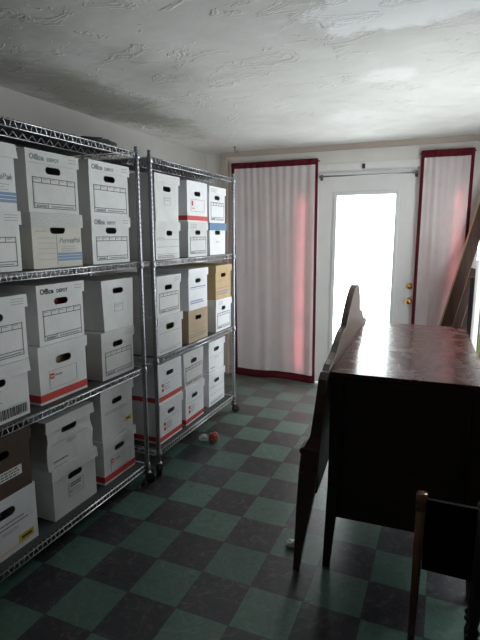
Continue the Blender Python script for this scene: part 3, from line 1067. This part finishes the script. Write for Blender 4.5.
# bottom level
stack(S1, ('white box with yellow patch and oval hand hole, bottom shelf, under the dark box', 1.150, 1.483, .262, 'yellow', K(lid=False, mat='bright_card', seed=14, slotw=.11, sloth=.042, slotk=.74, back=.052)),
      ('dark brown box with white paper label, lower left', 1.152, 1.478, .262, 'white_label', K(mat='brown_card', seed=15, slotw=.10, sloth=.034, back=.052)))
stack(S1, ('white box with small printed label below its hand hole, bottom shelf middle column', 1.582, 1.895, .256, 'corner_label', K(seed=16, warp=.012, slotw=.10, sloth=.034, back=.056)),
      ('crumpled plain white box on the bottom level with sagging sides, middle column', 1.565, 1.885, .241, 'plain_print', K(seed=17, warp=.014, crush=.022, slotw=.10, sloth=.036, back=.056)))
stack(S1, ('white red-banded box at the foot of the near rack by its right post', 1.948, 2.240, .248, 'red', K(seed=18, warp=.008, back=.056)),
      ('white box with yellow patches standing on a red-banda box, near rack right column'.replace('banda', 'banded'), 1.943, 2.236, .277, 'yellow_small', K(seed=19, warp=.008, tilt=.01, back=.056)))
# far rack
S1, S2, S3 = SHELF_FAR[:3]
stack(S3, ('white lined box below the plain small-label carton, far rack top level', 2.446, 2.736, .223, 'lined', K(seed=20, sloty=.02, slotw=.07)),
      ('plain white carton with a small central label, far rack top level left', 2.450, 2.740, .273, 'small_label', K(seed=21, flare=.008)))
stack(S3, ('white ruled box under the thin red framed box, far rack top level', 2.838, 3.128, .230, 'form', K(seed=23, slotw=.075)),
      ('white box with thin red printed frame and red band, far rack top level', 2.840, 3.128, .263, 'red_thin', K(lid=False, seed=22, mat='bright_card')))
stack(S3, ('plain white box with a blue lid, far rack', 3.150, 3.438, .230, 'plain', K(mat='bright_card', lidmat='blue_card', seed=24, flare=.008)),
      ('white ruled box sitting on the blue-lidded box', 3.150, 3.430, .254, 'form', K(seed=25, mat='bright_card')))
stack(S2, ('white box with green papers in its hand hole, far rack, left column', 2.440, 2.745, .240, 'green_slot', K(seed=26, inside='green_paper', slotw=.10, sloth=.04)),
      ('white ruled box standing on the box with green papers', 2.440, 2.730, .244, 'form', K(seed=28)))
stack(S2, ('kraft brown box under the violet printed white box', 2.830, 3.115, .222, 'kraft_print', K(lid=False, mat='kraft', seed=27, slotk=.74)),
      ('bright white box with violet print, far rack middle column', 2.830, 3.120, .280, 'violet', K(mat='bright_card', seed=29, slotw=.08)))
stack(S2, ('white ruled box under the orange-brown box at the far rack end', 3.245, 3.535, .245, 'form', K(mat='bright_card', seed=31, slotw=.07)),
      ('orange-brown cardboard box at the far end of the far rack', 3.245, 3.535, .258, 'kraft_print', K(mat='orange_kraft', seed=30)))
stack(S1, ('white red-banded box at the bottom of the far rack, left column', 2.475, 2.765, .263, 'red_far', K(mat='bright_card', seed=32, back=.037)),
      ('white red-banded box on top of another red-banded box, far rack', 2.470, 2.765, .255, 'red_far', K(lid=False, mat='bright_card', seed=33, back=.037)))
stack(S1, ('white red-banded box under a ruled open carton, far rack middle column', 2.800, 3.095, .268, 'red_far', K(mat='bright_card', seed=34, tilt=.02, back=.037)),
      ('white ruled lidless carton on a red-banded box, far rack middle column', 2.795, 3.088, .248, 'form', K(lid=False, seed=35, flare=.012, back=.037)))
stack(S1, ('white box on the bottom shelf at the far right end of the racks', 3.200, 3.495, .262, 'lined', K(mat='bright_card', seed=37, back=.055)),
      ('white carton stacked on the rightmost bottom-shelf box', 3.200, 3.495, .248, 'plain_print', K(mat='bright_card', seed=36, flare=.006, back=.055)))

# something dark lying on the near rack's top shelf: a coil of flex
cz = SHELF_NEAR[3] + 0.0018
bm = bmesh.new()
pts = []
for k in range(90):
    a = k * 2 * PI / 18
    r = .075 + .008 * math.sin(k * 1.7)
    pts.append((r * math.cos(a) * .8, r * math.sin(a) * 1.5, .006 + .0062 * (k // 18) + .002 * math.sin(k)))
tube(bm, pts, .0052, 6)
tag(obj('cable_coil', bm, M['black_plastic'], None, True, (XF - .11, 2.10, cz)), 'dark coil of cable lying on the top shelf of the near rack', 'cable')

# ------------------------------------------------------------------ dresser
ROT = math.radians(2.4)
DCX, DCY = -0.415, 1.956     # near left corner of the top
DW, DL, DH = 0.60, 1.27, 0.90
dr = thing('dresser', 'dark wooden dresser with a glossy reddish-brown top and tapered legs', 'dresser', (DCX, DCY, 0), ROT)
bm = bmesh.new()
box(bm, 0, DW, 0, DL, DH - 0.014, DH); bevel(bm, 0.004, 2)
obj('top', bm, M['dresser_top'], dr)
bm = bmesh.new()
box(bm, 0.006, DW - .006, 0.006, DL - .006, DH - 0.024, DH - 0.014)
box(bm, 0.001, DW - .001, 0.001, DL - .001, DH - 0.036, DH - 0.024); bevel(bm, .003, 2)
obj('moulding', bm, M['dresser_wood'], dr)
bm = bmesh.new()
i = 0.014
box(bm, i, DW - i, i, DL - i, 0.24, DH - 0.036)
obj('carcass', bm, M['dresser_wood'], dr)
bm = bmesh.new()
frame_ring(bm, 0.055, DW - .055, 0.29, DH - .07, 0.012, i - .006, i); 
obj('panel_moulding', bm, M['dresser_wood'], dr)
for (sx, sy) in ((0, 0), (1, 0), (0, 1), (1, 1)):
    bm = bmesh.new()
    ex, ey = (-1 if sx == 0 else 1), (-1 if sy == 0 else 1)
    cx = 0.027 if sx == 0 else DW - .027
    cy = 0.027 if sy == 0 else DL - .027
    box(bm, cx - .026, cx + .026, cy - .026, cy + .026, .40, DH - .036)
    tapered_leg(bm, (cx, cy, .40), (cx + ex * .022, cy + ey * .018, 0), .026, .015)
    obj('leg', bm, M['dresser_wood'], dr)
# drawers on the long side facing the right wall
for k, (z0, z1) in enumerate(((.27, .45), (.47, .65), (.67, .84))):
    for (y0, y1) in ((.05, DL / 2 - .01), (DL / 2 + .01, DL - .05)):
        bm = bmesh.new(); box(bm, DW - i, DW - i + .014, y0, y1, z0, z1); bevel(bm, .004, 2)
        d_ = obj('drawer', bm, M['dresser_wood'], dr)
        bm = bmesh.new()
        lathe(bm, [(.008, 0), (.006, .012), (.014, .02), (.013, .028), (.004, .031)], 14,
              Matrix.Translation((DW - i + .014, (y0 + y1) / 2, (z0 + z1) / 2)) @ Matrix.Rotation(PI / 2, 4, 'Y'))
        obj('knob', bm, M['brass'], d_, True)

# ------------------------------------------------------------------ headboard leaning on the dresser
LEAN = math.atan(0.060)
hb = thing('headboard', 'carved wooden headboard with peaked crest leaning against the dresser', 'headboard', (0, 0, 0))
sdir = Vector((-math.sin(ROT), math.cos(ROT), 0))
pdir = Vector((math.cos(ROT), math.sin(ROT), 0))
up = (Vector((0, 0, 1)) + pdir * math.tan(LEAN)).normalized()
nrm = sdir.cross(up).normalized()      # to the right (+X)
F0 = Vector((DCX, DCY, .9)) - up * (0.9 / up.z) - pdir * 0.004
hb.location = F0
HC = 0.66                              # centre along the dresser side
def HP(s, t, o):
    return sdir * (s) + up * t + nrm * o
half = [(0.70, 0.36), (0.70, 0.84), (0.692, 0.88), (0.672, 0.908), (0.64, 0.924), (0.58, 0.930), (0.51, 0.945), (0.44, 0.985), (0.37, 1.012), (0.30, 1.022), (0.285, 1.018), (0.268, 1.024), (0.255, 1.045),
        (0.22, 1.088), (0.18, 1.128), (0.13, 1.165), (0.08, 1.190), (0.04, 1.201), (0.0, 1.203)]
under = [(0.0, 0.46), (0.2, 0.45), (0.4, 0.42), (0.58, 0.37)]
outl = [(HC - s, t) for s, t in half] + [(HC + s, t) for s, t in half[::-1][1:]] + [(HC + s, t) for s, t in under[::-1]] + [(HC - s, t) for s, t in under[1:]]
bm = bmesh.new(); prism(bm, outl, HP, -0.032, 0.0); bevel(bm, .004, 2, 0.9)
obj('crest_panel', bm, M['bed_wood'], hb)
# carved overlay following the crest, on the outer face and the side to the dresser
for (o0, o1) in ((-0.040, -0.032),):
    bm = bmesh.new()
    ins = [(HC - s * .86, 0.62 + (t - 0.62) * .86) for s, t in half[1:]] + [(HC + s * .86, 0.62 + (t - .62) * .86) for s, t in half[::-1][1:-1]]
    prism(bm, ins, HP, o0, o1); bevel(bm, .003, 1, 0.9)
    obj('raised_panel', bm, M['bed_wood'], hb)
for s in (-1, 1):
    # leg: square block tapering to the foot
    bm = bmesh.new()
    sc0 = HC + s * 0.695
    r = []
    secs = [(0.0, -0.066, -0.040, .016, .035), (0.10, -0.070, -0.034, .020, .028), (0.30, -0.077, -0.014, .030, .014), (0.47, -0.080, 0.0, .036, .004), (0.545, -0.078, 0.0, .038, 0), (0.552, -0.084, 0.0, .042, 0), (0.568, -0.084, 0.0, .042, 0), (0.58, -0.066, 0.0, .038, 0), (0.63, -0.046, 0.0, .034, 0), (0.80, -0.037, 0.0, .030, 0), (0.88, -0.034, 0.0, .026, .004), (0.905, -0.033, 0.0, .014, -.010)]
    for (t, oa, ob, hw_, ds) in secs:
        r.append([bm.verts.new(HP(sc0 + s * ds + q * hw_, t, o)) for q, o in ((-1, oa), (1, oa), (1, ob), (-1, ob))])
    for p, q in zip(r, r[1:]):
        for k in range(4):
            bm.faces.new((p[k], p[(k + 1) % 4], q[(k + 1) % 4], q[k]))
    bm.faces.new(r[0]); bm.faces.new(r[-1])
    bmesh.ops.recalc_face_normals(bm, faces=bm.faces[:])
    obj('leg', bm, M['bed_wood'], hb)
# a foot cut by the lean would dip: lift so that the lowest corner touches the floor
hb.location.z += 0.003

# ------------------------------------------------------------------ narrow stand in the foreground
st = thing('wooden_stand', 'narrow open-topped wooden stand in the dark foreground before the dresser end', 'stand', (0.0, 1.55, 0))
for (x0, x1, y0, y1, nm) in ((-0.010, 0.142, -0.016, -0.002, 'front_apron'), (-0.010, 0.142, 0.072, 0.086, 'back_apron'), (-0.032, -0.018, 0.008, 0.062, 'side_apron'), (0.148, 0.162, 0.012, 0.058, 'side_apron')):
    bm = bmesh.new(); box(bm, x0, x1, y0, y1, 0.395, 0.640 if y0 < 0.0 and nm == 'front_apron' else 0.53)
    obj(nm, bm, M['black_wood'], st)
for (x, y) in ((-0.024, -0.008), (-0.024, 0.078)):
    bm = bmesh.new()
    lt = .655 if y < 0 else .54
    box(bm, x - .016, x + .016, y - .016, y + .016, lt - .055, lt)
    tapered_leg(bm, (x, y, lt - .055), (x - .004, y, 0), .0145, .010)
    bevel(bm, .004, 2)
    l_ = obj('leg', bm, M['stand_wood'], st, True); l_['label'] = 'square reddish-brown leg'
for (x, y) in ((0.155, -0.008), (0.155, 0.078)):
    bm = bmesh.new()
    lathe(bm, [(.010, 0), (.016, .012), (.012, .03), (.014, .08), (.019, .15), (.012, .18), (.022, .19), (.012, .20), (.022, .215), (.013, .23), (.018, .26), (.022, .33), (.020, .395), (.020, .655 if y < 0 else .54)], 18, Matrix.Translation((x, y, 0)))
    l_ = obj('leg', bm, M['dresser_wood'], st, True); l_['label'] = 'turned dark leg with rings'

# ------------------------------------------------------------------ boards leaning in the far right corner
SL = math.atan(0.2205)
def board(label, foot_x, y, wid, thick, length, mat, ang, back):
    # foot corner on floor, leaning to +X
    root = thing('bed_rail', label, 'board', (foot_x, y, 0), 0, 'long boards leaning right of the curtain')
    root.rotation_euler = (-math.radians(back), 0, 0)
    ux = Vector((math.sin(ang), 0, math.cos(ang)))
    vx = Vector((math.cos(ang), 0, -math.sin(ang)))
    z_off = wid * math.sin(ang)
    def Bp(a, b, o): return ux * a + vx * b + Vector((0, o, z_off + thick / 2 * math.tan(math.radians(back))))
    bm = bmesh.new()
    prism(bm, [(0, 0), (length, 0), (length, wid), (0, wid)], Bp, -thick / 2, thick / 2); bevel(bm, .003, 2)
    obj('plank', bm, mat, root)
    bm = bmesh.new()
    prism(bm, [(0.02, -0.006), (length - .02, -0.006), (length - .02, 0), (.02, 0)], Bp, -thick / 2 - .003, thick / 2 - .002)
    prism(bm, [(0.02, 0), (length - .02, 0), (length - .02, .007), (.02, .007)], Bp, -thick / 2 - .003, -thick / 2)
    e = obj('edge_strip', bm, M['rail_edge'], root); e['label'] = 'pale worn edge'
    return root
board('foremost brown board leaning in the far right corner, longest of three', -0.172, 4.300, .095, .026, 2.08, M['rail_wood'], SL, 7.6)
board('middle brown board leaning in the far right corner, between two others', -0.078, 4.345, .070, .026, 1.22, M['rail_wood'], SL, 11.0)
board('shortest reddish board leaning in the far right corner, nearest the white panels', -0.008, 4.390, .055, .024, 0.98, M['rail_wood'], SL, 11.4)
bm = bmesh.new()
box(bm, -0.016, 0.016, -0.015, 0.015, 0, 1.14); bevel(bm, .003, 2)
tag(obj('wooden_post', bm, M['dark_board'], None, False, (0.190, 4.16, 0)), 'dark upright post standing between the leaning boards and the white panels', 'post')
bm = bmesh.new(); box(bm, 0, .030, -.17, .17, 0, 1.27); bevel(bm, .003, 2)
p_ = tag(obj('white_panel', bm, M['white_paper'], None, False, (0.208, 4.01, 0)), 'thin white panel standing edge-on behind the dresser at right picture edge', 'panel', 'pale panels standing behind the dresser')
bm = bmesh.new(); box(bm, 0, .020, -.15, .15, 0, 1.22); bevel(bm, .003, 2)
p_ = tag(obj('olive_panel', bm, simple('olive_paint', (0.26, 0.25, 0.12), 0.6, var=.1), None, False, (0.246, 4.01, 0)), 'olive panel standing edge-on between pale panels at right picture edge', 'panel', 'pale panels standing behind the dresser')
bm = bmesh.new(); box(bm, 0, .035, -.16, .16, 0, 1.15); bevel(bm, .003, 2)
p_ = tag(obj('pale_panel', bm, simple('pale_blue_paint', (0.66, 0.70, 0.82), 0.5), None, False, (0.272, 4.0, 0)), 'pale bluish panel standing edge-on at the very right picture edge', 'panel', 'pale panels standing behind the dresser')

# ------------------------------------------------------------------ litter on the floor
rnd = random.Random(8)
def crumple(bm, r, seed, sx=1, sy=1, sz=1, amp=.35, sub=3):
    bmesh.ops.create_icosphere(bm, subdivisions=sub, radius=r)
    for v in bm.verts:
        n = mnoise.noise(v.co * (1.6 / r) + Vector((seed, 0, 0))) + .5 * mnoise.noise(v.co * (3.7 / r) + Vector((0, seed, 0)))
        v.co *= 1 + amp * n
        v.co = Vector((v.co.x * sx, v.co.y * sy, v.co.z * sz))
    z0 = min(v.co.z for v in bm.verts)
    for v in bm.verts:
        v.co.z -= z0
        if v.co.z < r * .12: v.co.z = 0
wr = thing('candy_wrapper', 'crumpled red wrapper with clear plastic lying on the tiled floor', 'wrapper', (-1.455, 2.955, 0.0))
bm = bmesh.new(); crumple(bm, .035, 3, 1.15, .9, .95)
obj('red_wrap', bm, M['red_wrap'] if 'red_wrap' in M else simple('red_wrap', (0.55, 0.10, 0.08), 0.35, var=.3, scale=40), wr)
bm = bmesh.new(); crumple(bm, .032, 6, 1.2, .8, .8)
bmesh.ops.translate(bm, verts=bm.verts[:], vec=(-.070, -.016, 0))
o = obj('clear_wrap', bm, M['clear'], wr); o['label'] = 'clear plastic end'
bm = bmesh.new(); crumple(bm, .022, 12, 1.3, 1, .7, .5)
tag(obj('paper_scrap', bm, M['white_paper'], None, False, (-0.590, 2.03, 0)), 'small white paper scrap on the floor beside the headboard leg', 'paper')

# ------------------------------------------------------------------ daylight
w_ = bpy.data.worlds.new('daylight')
sc.world = w_
w_.use_nodes = True
bg = w_.node_tree.nodes['Background']
bg.inputs[0].default_value = (0.95, 0.98, 1.0, 1)
bg.inputs[1].default_value = 8.4
def portal(name, loc, rot, sx, sy):
    l = bpy.data.lights.new(name, 'AREA')
    l.shape = 'RECTANGLE'
    l.size, l.size_y = sx, sy
    l.cycles.is_portal = True
    o = bpy.data.objects.new(name, l)
    link(o)
    o.location = loc
    o.rotation_euler = rot
for nm, q in (('door_daylight', (GX0, GX1, GZ0, GZ1)), ('left_window_daylight', WIN_L), ('right_window_daylight', WIN_R), ('end_window_daylight', WIN_E)):
    portal(nm, ((q[0] + q[1]) / 2, YB + .16, (q[2] + q[3]) / 2), (-PI / 2, 0, 0), q[1] - q[0] + .02, q[3] - q[2] + .02)
portal('added_window_daylight', (XR + .16, (WIN_ADDED[0] + WIN_ADDED[1]) / 2, (WIN_ADDED[2] + WIN_ADDED[3]) / 2), (0, PI / 2, 0), WIN_ADDED[3] - WIN_ADDED[2], WIN_ADDED[1] - WIN_ADDED[0])

# ------------------------------------------------------------------ camera
cam = bpy.data.cameras.new('camera')
co = bpy.data.objects.new('camera', cam)
link(co)
cam.sensor_fit = 'VERTICAL'
cam.sensor_height = 24.0
cam.lens = 487.0 / 640.0 * 24.0
cam.clip_start = 0.02
co.location = (0, 0, 1.465)
co.rotation_euler = (PI / 2 - math.radians(9.97), 0, math.radians(22.92))
sc.camera = co

sc.view_settings.view_transform = 'Standard'
sc.view_settings.look = 'None'
sc.view_settings.gamma = 1
sc.view_settings.use_curve_mapping = False
sc.view_settings.exposure = 0.1
sc.cycles.use_denoising = True
sc.cycles.max_bounces = 10
sc.cycles.diffuse_bounces = 7
sc.cycles.transparent_max_bounces = 12
sc.cycles.caustics_reflective = False
sc.cycles.caustics_refractive = False
